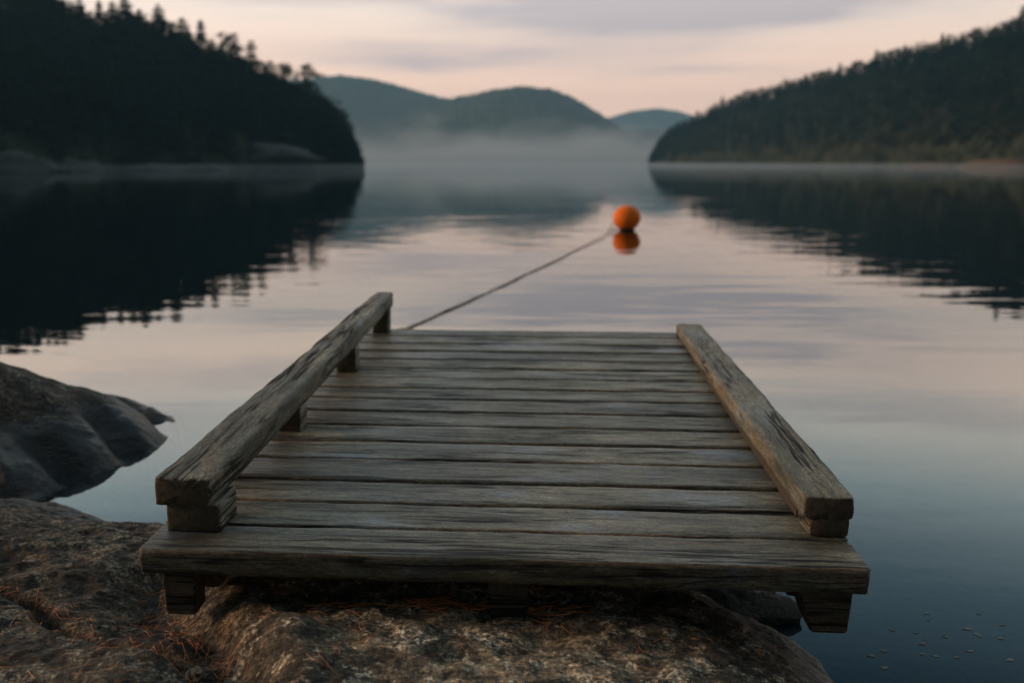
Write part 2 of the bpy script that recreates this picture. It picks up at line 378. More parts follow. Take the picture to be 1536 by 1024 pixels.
shore = [(4.5, -5), (2.6, -2.2), (1.5, .6), (1.12, 1.8), (.93, 2.5), (.90, 2.72), (.80, 2.93), (.68, 3.12), (.50, 3.32), (.2, 3.55), (-.3, 3.72), (-.8, 3.78), (-1.25, 3.78),
         (-1.55, 3.82), (-1.8, 3.97), (-2.05, 4.08), (-2.5, 4.02), (-3.2, 4.0), (-6, 4.6), (-9, 5), (-9, -5)]
cleft = [(-1.12, 2.95), (-1.02, 2.74), (-.93, 2.63), (-.84, 2.50), (-.74, 2.35), (-.66, 2.2), (-.60, 1.9), (-.45, 1.3)]
crev = [(-2.2, 2.98), (-1.62, 2.86), (-1.38, 2.74), (-1.24, 2.60), (-1.08, 2.49), (-.9, 2.38), (-.74, 2.25)]
def rock_h(X, Y):
    wx = .05 * fbm(X * 3, Y * 3, 1.0, 4) ; wy = .05 * fbm(X * 3, Y * 3, 5.0, 4)
    d = seg_dist(X + wx, Y + wy, shore); ins = inside(X + wx, Y + wy, shore)
    sd_ = np.where(ins, d, -d)
    H = .215 * (1 - np.exp(-np.clip(sd_, 0, None) / .24)) + np.minimum(sd_, 0) * 1.2
    # gentle rise to the rear (where the camera stands)
    H = H + .03 * sst(2.4, .5, Y) * sst(.0, .5, sd_)
    # left slab is a little lower beside the dock, then swells
    H = H - .045 * sst(-.85, -1.15, X) * sst(.0, .3, sd_) + .055 * np.exp(-(((X + 1.9) / .5) ** 2 + ((Y - 3.25) / .35) ** 2)) * sst(0, .2, sd_)
    H = H + .03 * np.exp(-(((X + .25) / .45) ** 2 + ((Y - 2.35) / .35) ** 2))
    # cleft with the needle litter
    dc = seg_dist(X + wx * .6, Y + wy * .6, cleft, False)
    right = X > np.interp(Y, [p[1] for p in cleft][::-1], [p[0] for p in cleft][::-1])
    wc = np.where(right, .060, .13)
    H = H - .080 * np.exp(-(dc / wc) ** 2) * sst(-.02, .15, sd_)
    H = H + np.where(right, .030 * np.exp(-((dc - .17) / .08) ** 2), 0)
    # crevice and the slab below it
    dv = seg_dist(X + wx * .4, Y + wy * .4, crev, False)
    below = Y < np.interp(X, [p[0] for p in crev], [p[1] for p in crev])
    H = H - .055 * np.exp(-(dv / .022) ** 2) * (X < -.7)
    H = H + np.where(below & (X < -.7), .030 * (1 - np.exp(-dv / .06)), 0) * sst(-.68, -.95, X)
    # natural relief
    r1 = fbm(X * 2.3 + 4, Y * 3.3, 2.2, 4, .5)
    r2 = np.abs(fbm(X * 5.0 + Y * 2.0, Y * 9.0 - X * 1.5, 7.7, 4, .55))
    r3 = fbm(X * 28, Y * 28, 3.0, 4, .6)
    a = sst(-.25, .12, sd_)
    H = H + a * (.018 * r1 - .020 * r2 + .0040 * r3) + .012
    return H
xs = np.concatenate([np.linspace(-9, -3.2, 30, endpoint=False), np.linspace(-3.2, -1.9, 80, endpoint=False), np.linspace(-1.9, 1.15, 430, endpoint=False), np.linspace(1.15, 4.5, 50)])
ys = np.concatenate([np.linspace(-5, 1.6, 50, endpoint=False), np.linspace(1.6, 2.1, 40, endpoint=False), np.linspace(2.1, 3.9, 260, endpoint=False), np.linspace(3.9, 5.2, 40)])
X, Y = np.meshgrid(xs, ys, indexing='ij')
Z = rock_h(X, Y)
Z = np.maximum(Z, -.9)
ground = mesh_obj('rock_ground', np.stack([X, Y, Z], -1).reshape(-1, 3), grid_faces(len(xs), len(ys)), M_rock)
tag(ground, 'bare brown granite shore under the front of the jetty', kind='structure')

# boulder on the left, sloping into the water
bsh = [(-2.12, 4.02), (-2.0, 4.30), (-1.88, 4.60), (-1.80, 4.95), (-1.82, 5.30), (-1.93, 5.62), (-2.25, 5.85), (-2.8, 6.05), (-3.6, 6.3), (-5.0, 6.6), (-6.6, 6.2), (-7.0, 5.2), (-6.2, 4.3), (-4.5, 3.9), (-3.0, 3.85)]
xs = np.linspace(-7.3, -1.6, 300); ys = np.linspace(3.6, 6.9, 260)
X, Y = np.meshgrid(xs, ys, indexing='ij')
wx = .03 * fbm(X * 2.2, Y * 2.2, 11.0, 2); wy = .03 * fbm(X * 2.2, Y * 2.2, 15.0, 2)
d = seg_dist(X + wx, Y + wy, bsh); ins = inside(X + wx, Y + wy, bsh); sd_ = np.where(ins, d, -d)
H = .09 * (1 - np.exp(-np.clip(sd_, 0, None) / .16)) + .30 * np.clip(sd_, 0, 1.7) + np.minimum(sd_, 0) * 4.0
# runnels running down to the water on the near right face
ang = (X * .55 + Y * 1.0)
rib = np.abs(np.sin(ang * 6.3 + 1.2 * fbm(X, Y, 3.0, 2)))
H = H - .13 * (rib ** 4) * sst(0, .08, sd_) * sst(.75, .1, sd_) + .17 * sst(-2.3, -3.3, X) * sst(0, .6, sd_)
H = H + sst(-.2, .1, sd_) * (.020 * fbm(X * 1.8, Y * 1.8, 21.0, 4) - .022 * np.abs(fbm(X * 6, Y * 5, 8.0, 4)) + .004 * fbm(X * 25, Y * 25, 2.0, 3))
H = np.maximum(H, -.6)
b = mesh_obj('boulder', np.stack([X, Y, H], -1).reshape(-1, 3), grid_faces(len(xs), len(ys)), M_boulder)
tag(b, 'large rounded dark boulder sloping into the water left of the jetty', 'rock')

def lump(name, cx, cy, cz, rx, ry, rz, mat, seed, sub=5, amp=.22, rot=0):
    bm = bmesh.new(); bmesh.ops.create_icosphere(bm, subdivisions=sub, radius=1)
    co = np.array([v.co[:] for v in bm.verts])
    n = fbm(co[:, 0] * 1.6 + seed, co[:, 1] * 1.6, co[:, 2] * 1.6, 5, .55)
    co = co * (1 + amp * n)[:, None]
    # break into facets
    for k in range(7):
        d = rng.normal(size=3); d /= np.linalg.norm(d); t = .72 + .2 * rng.random()
        q = co @ d; ov = np.clip(q - t, 0, None); co = co - ov[:, None] * d * .85
    co = co * np.array([rx, ry, rz])
    for v_, c_ in zip(bm.verts, co): v_.co = c_
    me = bpy.data.meshes.new(name); bm.to_mesh(me); bm.free()
    me.polygons.foreach_set('use_smooth', [True] * len(me.polygons)); me.materials.append(mat)
    o = bpy.data.objects.new(name, me); col.objects.link(o); o.location = (cx, cy, cz); o.rotation_euler = (0, 0, rot)
    return o
p = onz(1095, 905, .05)
tag(lump('rock', p.x - .05, p.y + .03, .03, .27, .13, .085, M_boulder, 3.0, 5, .30), 'small dark rock with a pointed tip under the right of the jetty', 'rock')

# ------------------------------------------------------------------ dock
def beam(name, L, W, Hh, mat, parent, loc, rotz=0.0, seed=0, nx=120, edge=.006, wob=.004, W2=None, bow=0.0, ragged=.006, chips=.5, tilt=0.0):
    """a length of timber: local X is the grain, origin at centre of its length and width, z 0 at its bottom"""
    nt, ns = max(6, int(W / .012)), max(4, int(Hh / .014))
    ring = []
    for i in range(nt): ring.append((-.5 + i / nt, .5, 'h'))
    for i in range(ns): ring.append((.5, .5 - i / ns, 'v'))
    for i in range(nt): ring.append((.5 - i / nt, -.5, 'h'))
    for i in range(ns): ring.append((-.5, -.5 + i / ns, 'v'))
    ry_ = np.array([r[0] for r in ring]); rz_ = np.array([r[1] for r in ring])
    nr = len(ring)
    tt = np.linspace(0, 1, nx)
    # cosine-crowded ends
    e = .5 - .5 * np.cos(tt * math.pi); tt = .6 * tt + .4 * e
    x = (tt - .5) * L
    Wx = W + ((W2 if W2 else W) - W) * tt
    Xg = np.repeat(x[:, None], nr, 1)
    Yg = Wx[:, None] * ry_[None]; Zg = Hh * rz_[None] + np.zeros_like(Xg)
    # round the four arrises, unevenly
    hy, hz = Wx[:, None] / 2, Hh / 2
    rr = edge * (1 + .7 * vnoise(Xg * 9 + seed, np.sign(Yg) * 3.1, np.sign(Zg) * 5.3))
    big = np.clip(fbm(Xg * 5 + seed * 3, np.sign(Yg) * 7.7 + 20, np.sign(Zg) * 3.3 + seed, 4, .6) - .35, 0, 1) * chips * .02
    rr = rr + big
    ay, azz = np.abs(Yg), np.abs(Zg)
    oy = np.clip(ay - (hy - rr), 0, None); oz = np.clip(azz - (hz - rr), 0, None)
    corner = (oy > 0) & (oz > 0)
    ln = np.hypot(oy, oz) + 1e-9; k = np.where(corner & (ln > rr), rr / ln, 1)
    Yn = np.where(corner, np.sign(Yg) * ((hy - rr) + oy * k), Yg); Zn = np.where(corner, np.sign(Zg) * ((hz - rr) + oz * k), Zg)
    Yn = Yn + wob * fbm(Xg * 2.2 + seed * 1.7, np.sign(Yg) * 4.4, 0.0, 4, .55) + .0012 * fbm(Xg * 18, Zg * 60 + Yg * 60, seed, 3)
    Zn = Zn + wob * .5 * fbm(Xg * 1.6 + seed * 2.3, Yg * 5, 4.0, 3) + bow * (4 * tt * (1 - tt))[:, None]
    Zn = Zn + .0016 * fbm(Xg * 4.0, Yg * 90, seed + 1.5, 3, .6)
    # ends: slightly ragged, rounded
    Xg = Xg.copy()
    endw = np.exp(-(np.minimum(tt, 1 - tt) * L / .02) ** 2)[:, None]
    Xg += ragged * endw * np.sign(Xg) * -np.abs(fbm(Yg * 35 + seed, Zg * 35, seed, 3))
    shrink = 1 - .05 * np.exp(-(np.minimum(tt, 1 - tt) * L / .004) ** 2)[:, None]
    verts = np.stack([Xg, Yn * shrink, Zn * shrink + Hh / 2], -1)
    nfull = nx * nr
    i = np.arange(nfull).reshape(nx, nr); j = np.roll(i, -1, 1)
    faces = np.stack([i[:-1].ravel(), i[1:].ravel(), j[1:].ravel(), j[:-1].ravel()], 1).tolist()
    vs = verts.reshape(-1, 3).tolist()
    # end caps as an inner ring and a fan
    for e_, sgn in ((0, -1), (nx - 1, 1)):
        c0 = len(vs); cen = verts[e_].mean(0)
        inner = cen + (verts[e_] - cen) * .93; inner[:, 0] = verts[e_][:, 0] + sgn * .0015
        vs += inner.tolist(); vs.append([cen[0] + sgn * .0015, cen[1], cen[2]])
        for q in range(nr):
            q2 = (q + 1) % nr
            a_, b_ = i[e_, q], i[e_, q2]
            f1 = [a_, b_, c0 + q2, c0 + q]; f2 = [c0 + q, c0 + q2, c0 + nr]
            if sgn > 0: pass
            faces.append(f1 if sgn < 0 else f1[::-1]); faces.append(f2 if sgn < 0 else f2[::-1])
    o = mesh_obj(name, vs, faces, mat, parent)
    bm = bmesh.new(); bm.from_mesh(o.data); bmesh.ops.recalc_face_normals(bm, faces=bm.faces); bm.to_mesh(o.data); bm.free()
    o.location = loc; o.rotation_euler = (0, -tilt, rotz)
    return o

dock = empty('jetty', (-.0303, 2.55, .40), (R(1.0117), R(.9101), R(-1.9639)))
tag(dock, 'small weathered plank jetty with low side beams over the lake', 'jetty')
LD = 3.345
gaps = [-.021, .181, .389, .593, .824, 1.039, 1.256, 1.471, 1.680, 1.875, 2.080, 2.292, 2.500, 2.708, 2.920, 3.133, 3.345]
for i in range(16):
    y0, y1 = gaps[i], gaps[i + 1]
    t = (y0 + y1) / 2 / LD
    gap = .021 + .007 * random.random()
    if i == 0: gap = .010
    skew = .11 * (t ** 1.0) / 1.98
    xl = -.99 - random.uniform(-.004, .012) if i else -.99
    xr = .99 + random.uniform(-.004, .012) if i else .99
    th = .072 if i == 0 else .045
    o = beam('deck_plank', xr - xl, y1 - y0 - gap, th, M_deck, dock, ((xl + xr) / 2, (y0 + y1) / 2, -th + random.uniform(-.002, .002)), skew + random.uniform(-.0015, .0015),
             seed=i * 3.7 + 1, nx=260 if i < 4 else 120, edge=.004 if i == 0 else .005, wob=.0025 if i == 0 else .0035, ragged=.008, chips=.3)
# left rail: near end wider in the picture than the far end
beam('side_beam', 3.20, .160, .082, M_rail, dock, (-.873, .100 + 1.60, .1095), R(90) - .0187, seed=5.5, nx=360, edge=.006, wob=.0025, W2=.099, ragged=.012, tilt=.0191)
for (xc, y0, dl, wd) in ((-.880, .112, .158, .157), (-.868, 1.118, .108, .10), (-.848, 2.135, .10, .10), (-.848, 3.15, .11, .095)):
    hb = .0795 + .0191 * (y0 - .10) + .003
    beam('rail_block', dl, wd, hb - .0005, M_rail, dock, (xc, y0 + dl / 2, .0005), R(90), seed=y0 * 9 + 2, nx=24, edge=.004, wob=.0015, ragged=.003, chips=.2)
beam('side_beam', 3.10, .146, .066, M_rail, dock, (.946, .20 + 1.55, .0275), R(90) - .009, seed=15.5, nx=300, edge=.006, wob=.0028, W2=.142, ragged=.012, tilt=-.0165)
beam('rail_block', .14, .116, .0535, M_rail, dock, (.936, .275, .0005), R(90), seed=31, nx=24, edge=.004, wob=.0015, ragged=.003, chips=.2)
# long wedge under the right beam
wv_ = [(-.052, .36, .0005), (.052, .36, .0005), (.060, 2.6, .0005), (-.045, 2.6, .0005), (-.052, .36, .0515), (.052, .36, .0515), (.060, 2.6, .0145), (-.045, 2.6, .0145)]
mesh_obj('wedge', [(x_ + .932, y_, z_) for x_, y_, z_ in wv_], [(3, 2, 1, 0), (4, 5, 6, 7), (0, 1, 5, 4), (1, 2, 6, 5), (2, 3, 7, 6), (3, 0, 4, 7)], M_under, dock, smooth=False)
# bearers below the planks
for xc, y0, y1 in ((-.85, .10, 3.28), (.03, .12, 3.28), (.86, .16, 3.28)):
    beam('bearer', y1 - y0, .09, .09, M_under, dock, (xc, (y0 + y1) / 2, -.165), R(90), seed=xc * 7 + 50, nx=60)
# feet
def foot(x0, x1, y0, y1, z1, z0, seed, poly=None):
    pts = poly or [(x0, z1), (x1, z1), (x1 - .003, z0), (x0 + .004, z0)]
    bm = bmesh.new()
    fr = [bm.verts.new((x_, y0, z_)) for x_, z_ in pts]
    f = bm.faces.new(fr); ex = bmesh.ops.extrude_face_region(bm, geom=[f])
    for v_ in ex['geom']:
        if isinstance(v_, bmesh.types.BMVert): v_.co.y = y1
    bmesh.ops.recalc_face_normals(bm, faces=bm.faces)
    bmesh.ops.bevel(bm, geom=bm.edges[:], offset=.005, segments=3, affect='EDGES')
    me = bpy.data.meshes.new('foot'); bm.to_mesh(me); bm.free(); me.materials.append(M_under)
    me.polygons.foreach_set('use_smooth', [False] * len(me.polygons))
    o = bpy.data.objects.new('foot', me); col.objects.link(o); o.parent = dock
    return o
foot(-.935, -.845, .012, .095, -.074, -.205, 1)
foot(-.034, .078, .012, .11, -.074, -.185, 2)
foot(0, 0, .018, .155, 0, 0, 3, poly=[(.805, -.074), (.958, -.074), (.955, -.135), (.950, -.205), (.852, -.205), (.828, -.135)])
# piles at the outer end
for x_ in (-.82, .84):
    bm = bmesh.new(); bmesh.ops.create_cone(bm, cap_ends=True, segments=28, radius1=.062, radius2=.055, depth=2.6)
    me = bpy.data.meshes.new('pile'); bm.to_mesh(me); bm.free(); me.materials.append(M_under)
    me.polygons.foreach_set('use_smooth', [len(p_.vertices) == 4 for p_ in me.polygons])
    o = bpy.data.objects.new('pile', me); col.objects.link(o); o.parent = dock; o.location = (x_ + .09, 2.95, -.165 - 1.3)

# ------------------------------------------------------------------ tubes
def tube(pts, rad, seg=8, twist=0.0, lobes=0):
    pts = [Vector(p_) for p_ in pts]; vs = []; fs = []; up = Vector((0, 0, 1))
    acc = 0.0
    for i, p_ in enumerate(pts):
        tdir = (pts[min(i + 1, len(pts) - 1)] - pts[max(i - 1, 0)]).normalized()
        s_ = tdir.cross(up); s_ = s_.normalized() if s_.length > 1e-4 else Vector((1, 0, 0)); u_ = s_.cross(tdir)
        if i: acc += (pts[i] - pts[i - 1]).length
        r_ = rad(i / (len(pts) - 1)) if callable(rad) else rad
        for k in range(seg):
            a_ = 2 * math.pi * k / seg
            rr = r_ * (1 + (.16 * math.cos(lobes * a_ + twist * acc) if lobes else 0))
            vs.append(p_ + (s_ * math.cos(a_) + u_ * math.sin(a_)) * rr)
    for i in range(len(pts) - 1):
        for k in range(seg):
            k2 = (k + 1) % seg; fs.append((i * seg + k, i * seg + k2, (i + 1) * seg + k2, (i + 1) * seg + k))
    fs.append(tuple(range(seg))[::-1]); fs.append(tuple(range((len(pts) - 1) * seg, len(pts) * seg)))
    return [tuple(v_) for v_ in vs], fs

# ------------------------------------------------------------------ buoy
bp = onz(940, 345, 0)
buoy = empty('buoy', (bp.x, bp.y, 0)); tag(buoy, 'round orange mooring buoy floating beyond the jetty', 'buoy')
rb = .300
def lathe(prof, seg=48):
    vs = []; fs = []
    for (r_, z_) in prof:
        for k in range(seg): a_ = 2 * math.pi * k / seg; vs.append((r_ * math.cos(a_), r_ * math.sin(a_), z_))
    for i in range(len(prof) - 1):
        for k in range(seg):
            k2 = (k + 1) % seg; fs.append((i * seg + k, i * seg + k2, (i + 1) * seg + k2, (i + 1) * seg + k))
    return vs, fs
prof = []
for k in range(25):
    a_ = -.95 + (math.pi / 2 + .95) * k / 24
    prof.append((max(rb * math.cos(a_), .001), .262 + rb * .90 * math.sin(a_)))
vs, fs = lathe(prof); mesh_obj('float', vs, fs, M_buoy, buoy)
zb = prof[0][1]; r0 = prof[0][0]
vs, fs = lathe([(.02, -.16), (.10, -.15), (r0 * .93, -.06), (r0 * 1.0, zb * .6), (r0 * 1.01, zb + .004)]); mesh_obj('collar', vs, fs, M_buoydark, buoy)
# mooring eye on the side of the buoy
vs, fs = tube([(-.21 - .075 * (1 - math.cos(t_)), 0, .065 + .055 * math.sin(t_)) for t_ in np.linspace(0, 2 * math.pi, 24)], .013, 8); mesh_obj('eye', vs, fs, M_metal, buoy)

# rope from the jetty to the buoy, floating most of the way
pxs = [(606, 493, .30), (660, 470, .008), (700, 452, .012), (735, 437, .004), (760, 425, .012), (800, 406, .008), (835, 390, .012), (860, 377, .008), (885, 364, .02), (905, 353, .035), (916, 347.0, .05)]
kp = [onz(*q) for q in pxs]
kp[0] = Vector((-.86, 5.56, .02))
kp[-1] = Vector((bp.x - .35, bp.y, .055))
kp.insert(1, onz(590, 501.5, .008)); kp.insert(2, onz(612, 491.6, .008))
def catmull(P, n=26):
    out = []
    for i in range(len(P) - 1):
        p0, p1, p2, p3 = P[max(i - 1, 0)], P[i], P[i + 1], P[min(i + 2, len(P) - 1)]
        for k in range(n):
            t_ = k / n
            out.append(.5 * ((2 * p1) + (p2 - p0) * t_ + (2 * p0 - 5 * p1 + 4 * p2 - p3) * t_ ** 2 + (-p0 + 3 * p1 - 3 * p2 + p3) * t_ ** 3))
    out.append(P[-1]); return out
rp = catmull(kp)
for i, q in enumerate(rp): q.x += .004 * math.sin(i * .21)
vs, fs = tube(rp, .0095, 9, 42, 3)
tag(mesh_obj('rope', vs, fs, M_rope), 'thin grey rope running over the water from jetty to orange buoy', 'rope')

# ------------------------------------------------------------------ needles and floating bits
def strip_needles(name, specs, mat, label):
    vs = []; fs = []
    for (x_, y_, L_, a_, bend, r_, lift) in specs:
        pts = []
        for k in range(6):
            t_ = k / 5 - .5
            aa = a_ + bend * t_
            px_, py_ = x_ + L_ * t_ * math.cos(aa), y_ + L_ * t_ * math.sin(aa)
            pts.append((px_, py_, 0, t_))
        P = []
        zz = rock_h(np.array([q[0] for q in pts]), np.array([q[1] for q in pts]))
        for q, z_ in zip(pts, zz): P.append((q[0], q[1], float(z_) + .004 + lift * (q[3] + .5)))
        v_, f_ = tube(P, r_, 4); o_ = len(vs)
        vs += v_; fs += [tuple(i_ + o_ for i_ in f) for f in f_]
    return tag(mesh_obj(name, vs, fs, mat), label, kind='stuff')
mN, Nn = new_mat('dead_needle')
rr_ = Nn.noise(Nn.node('ShaderNodeNewGeometry').outputs['Position'], 9, 2)
cc_ = Nn.ramp(rr_, [(.3, (.30, .09, .025)), (.5, (.62, .20, .055)), (.7, (.80, .36, .13))])
Nn.node('ShaderNodeOutputMaterial', {0: Nn.node('ShaderNodeBsdfPrincipled', {'Base Color': cc_, 'Roughness': .5}).outputs[0]})
specs = []
for k in range(95):      # litter gathered in the cleft
    t_ = random.random() ** .8 * 4.6; i_ = int(t_); f_ = t_ - i_
    a0, b0 = cleft[i_], cleft[i_ + 1]
    x_ = a0[0] + (b0[0] - a0[0]) * f_ + random.gauss(-.02, .055); y_ = a0[1] + (b0[1] - a0[1]) * f_ + random.gauss(0, .05)
    specs.append((x_, y_, random.uniform(.025, .065), random.uniform(0, math.pi), random.gauss(0, .35), .0008, random.uniform(0, .018)))
for k in range(90):      # crevice
    t_ = random.random() * 5.6; i_ = int(t_); f_ = t_ - i_
    a0, b0 = crev[i_], crev[i_ + 1]
    specs.append((a0[0] + (b0[0] - a0[0]) * f_ + random.gauss(0, .03), a0[1] + (b0[1] - a0[1]) * f_ + random.gauss(.01, .02), random.uniform(.02, .055), random.gauss(-.4, .4), random.gauss(0, .35), .0008, random.uniform(0, .006)))
for k in range(95):
    specs.append((random.uniform(-1.5, .8), random.uniform(2.15, 2.8), random.uniform(.02, .07), random.uniform(0, math.pi), random.gauss(0, .5), .0009, random.uniform(0, .01)))
for k in range(60):      # pushed up against the shade of the first plank
    specs.append((random.gauss(-.12, .16), random.gauss(2.60, .018), random.uniform(.06, .13), random.gauss(0, .25), random.gauss(0, .5), .0010, random.uniform(0, .01)))
strip_needles('pine_needles', specs, mN, 'scattered orange brown pine needles lying on the granite')

# floating flecks on the water, lower right
vs = []; fs = []
mF = plain('fleck', (.22, .22, .19), .8, None, .2, .4, 30)
pts_f = []
for k in range(20):
    px_ = random.uniform(1300, 1536); py_ = random.triangular(900, 1020, 985)
    if px_ < 1300 and py_ < 900: continue
    q = onz(px_, py_, 0); pts_f.append((q.x, q.y, random.uniform(.004, .009)))
for (x_, y_, r_) in pts_f:
    o_ = len(vs); n_ = 9; ph = random.random() * 6; ax = random.uniform(1.1, 2.2); ra = random.uniform(-.4, .4)
    ring = []
    for k in range(n_):
        a_ = 2 * math.pi * k / n_; rr2 = r_ * (1 + .25 * math.sin(3 * a_ + ph))
        u_, w_ = rr2 * math.cos(a_) * ax, rr2 * math.sin(a_)
        ring.append((x_ + u_ * math.cos(ra) - w_ * math.sin(ra), y_ + u_ * math.sin(ra) + w_ * math.cos(ra)))
    vs += [(a_, b_, .0015) for a_, b_ in ring] + [(x_, y_, .003)] + [(a_, b_, -.001) for a_, b_ in ring]
    for k in range(n_):
        k2 = (k + 1) % n_; fs.append((o_ + k, o_ + k2, o_ + n_)); fs.append((o_ + k2, o_ + k, o_ + n_ + 1 + k, o_ + n_ + 1 + k2))
tag(mesh_obj('floating_debris', vs, fs, mF, smooth=False), 'pale leaf flecks floating on the dark water at right', kind='stuff')

# ------------------------------------------------------------------ trees
def conifer_arr(seed, whorls=15, per=8, lean=0.0, ragged=.35, width=.17, base=.06, segs=2):
    """unit-height spruce: triangles of drooping boughs; returns verts (n,3), tris (m,3)"""
    r_ = np.random.default_rng(seed); V = []; F = []
    def tri(a, b, c): o_ = len(V); V.extend((a, b, c)); F.append((o_, o_ + 1, o_ + 2))
    for wi in range(whorls):
        t_ = (wi + r_.random() * .6) / whorls
        z_ = base + (1 - base) * t_
        rad = width * (1 - t_) ** .62 * (1 + ragged * (r_.random() - .5)) + .010
        for k in range(per):
            if r_.random() < .12: continue
            a_ = 2 * math.pi * (k + r_.random() * .8) / per + wi
            L_ = rad * (1 + ragged * (r_.random() - .6)); ww = L_ * .42 + .008
            d_ = np.array([math.cos(a_), math.sin(a_), 0]); s_ = np.array([-d_[1], d_[0], 0])
            p0 = np.array([lean * t_, 0, z_])
            tip = p0 + d_ * L_ + np.array([0, 0, -.30 * L_ + .02 * r_.random()])
            m_ = p0 + d_ * L_ * .55 + np.array([0, 0, -.05 * L_])
            tri(p0 + [0, 0, .012], m_ + s_ * ww, m_ + [0, 0, -.025]); tri(p0 + [0, 0, .012], m_ - s_ * ww, m_ + [0, 0, .018])
            tri(m_ + s_ * ww, tip, m_ + [0, 0, .015]); tri(m_ - s_ * ww, tip, m_ + [0, 0, -.03])
            tri(m_ + s_ * ww * .9, m_ + s_ * ww * 1.5 + d_ * L_ * .22 + [0, 0, -.02], m_ + d_ * L_ * .15)
    V.extend([np.array([lean, 0, 1.01]), np.array([lean + .012, .0, .93]), np.array([lean - .008, .01, .93])]); F.append((len(V) - 3, len(V) - 2, len(V) - 1))
    return np.array(V), np.array(F)
def pine_arr(seed, n=420, base=.35, width=.22, clumps=9, lean=.0):
    """unit-height Scots pine / broadleaf: leaf clumps round bare limbs"""
    r_ = np.random.default_rng(seed); V = []; F = []
    cs = []
    for k in range(clumps):
        t_ = (k + .3 + .5 * r_.random()) / clumps; a_ = r_.random() * 6.28
        rr = width * (math.sin(math.pi * min(1, .25 + .75 * t_)) ** .6) * r_.uniform(.25, .9) * (1 - .6 * (t_ > .88))
        cs.append((math.cos(a_) * rr + lean * t_, math.sin(a_) * rr, base + (1 - base) * t_ * .95, width * r_.uniform(.35, .62)))
    for k in range(n):
        cx, cy, cz, cr = cs[r_.integers(len(cs))]
        d_ = r_.normal(size=3); d_ /= np.linalg.norm(d_); d_ *= cr * r_.random() ** .4; d_[2] *= .55
        p0 = np.array([cx, cy, cz]) + d_; e1 = r_.normal(size=3); e1 /= np.linalg.norm(e1); e2 = r_.normal(size=3); e2 /= np.linalg.norm(e2)
        s_ = .030 * r_.uniform(.6, 1.4); o_ = len(V)
        V.extend((p0 - e1 * s_, p0 + e1 * s_, p0 + e2 * s_ * 1.3)); F.append((o_, o_ + 1, o_ + 2))
    return np.array(V), np.array(F)
def trunk_arr(h=1.0, r0=.016, r1=.004, lean=0.0, limbs=6, seed=1, lo=.3):
    r_ = random.Random(seed)
    vs, fs = tube([(lean * t_, .004 * math.sin(t_ * 9), t_ * .97) for t_ in np.linspace(0, 1, 8)], lambda t_: r0 + (r1 - r0) * t_, 7)
    vs = list(vs); fs = list(fs)
    for k in range(limbs):
        t_ = lo + (1 - lo) * (k + .5) / limbs * .9; a_ = r_.random() * 6.28; L_ = .13 * (1.15 - t_)
        v2, f2 = tube([(lean * t_, 0, t_), (lean * t_ + math.cos(a_) * L_ * .5, math.sin(a_) * L_ * .5, t_ + L_ * .2), (lean * t_ + math.cos(a_) * L_, math.sin(a_) * L_, t_ + L_ * .3)], lambda q: .005 * (1 - q * .8), 5)
        o_ = len(vs); vs += v2; fs += [tuple(i_ + o_ for i_ in f) for f in f2]
    return vs, fs

kinds = [conifer_arr(1, 20, 13, width=.20), conifer_arr(2, 20, 13, width=.20, ragged=.5), conifer_arr(3, 18, 13, width=.27, ragged=.5), pine_arr(4, 700, .12, .25, 12), pine_arr(5, 800, .1, .28, 13), conifer_arr(6, 17, 12, .03, .6, .22), pine_arr(7, 400, .45, .22, 8, .05)]
kindsL = [conifer_arr(21, 10, 6, width=.18), conifer_arr(22, 9, 6, width=.15, ragged=.5), pine_arr(23, 110, .15, .26, 8), pine_arr(24, 120, .1, .24, 8), conifer_arr(25, 10, 6, width=.2, ragged=.6)]

def merged_forest(name, places, klist, mat, label):
    VV = []; FF = []; off = 0
    for (x_, y_, z_, h_, sw) in places:
        V, F = klist[rng.integers(len(klist))]
        a_ = rng.random() * 6.28; c_, s_ = math.cos(a_), math.sin(a_)
        P = np.empty_like(V); P[:, 0] = (V[:, 0] * c_ - V[:, 1] * s_) * h_ * sw + x_; P[:, 1] = (V[:, 0] * s_ + V[:, 1] * c_) * h_ * sw + y_; P[:, 2] = V[:, 2] * h_ + z_
        VV.append(P); FF.append(F + off); off += len(V)
    o = mesh_obj(name, np.concatenate(VV), np.concatenate(FF), mat, smooth=False)
    return tag(o, label, kind='stuff')

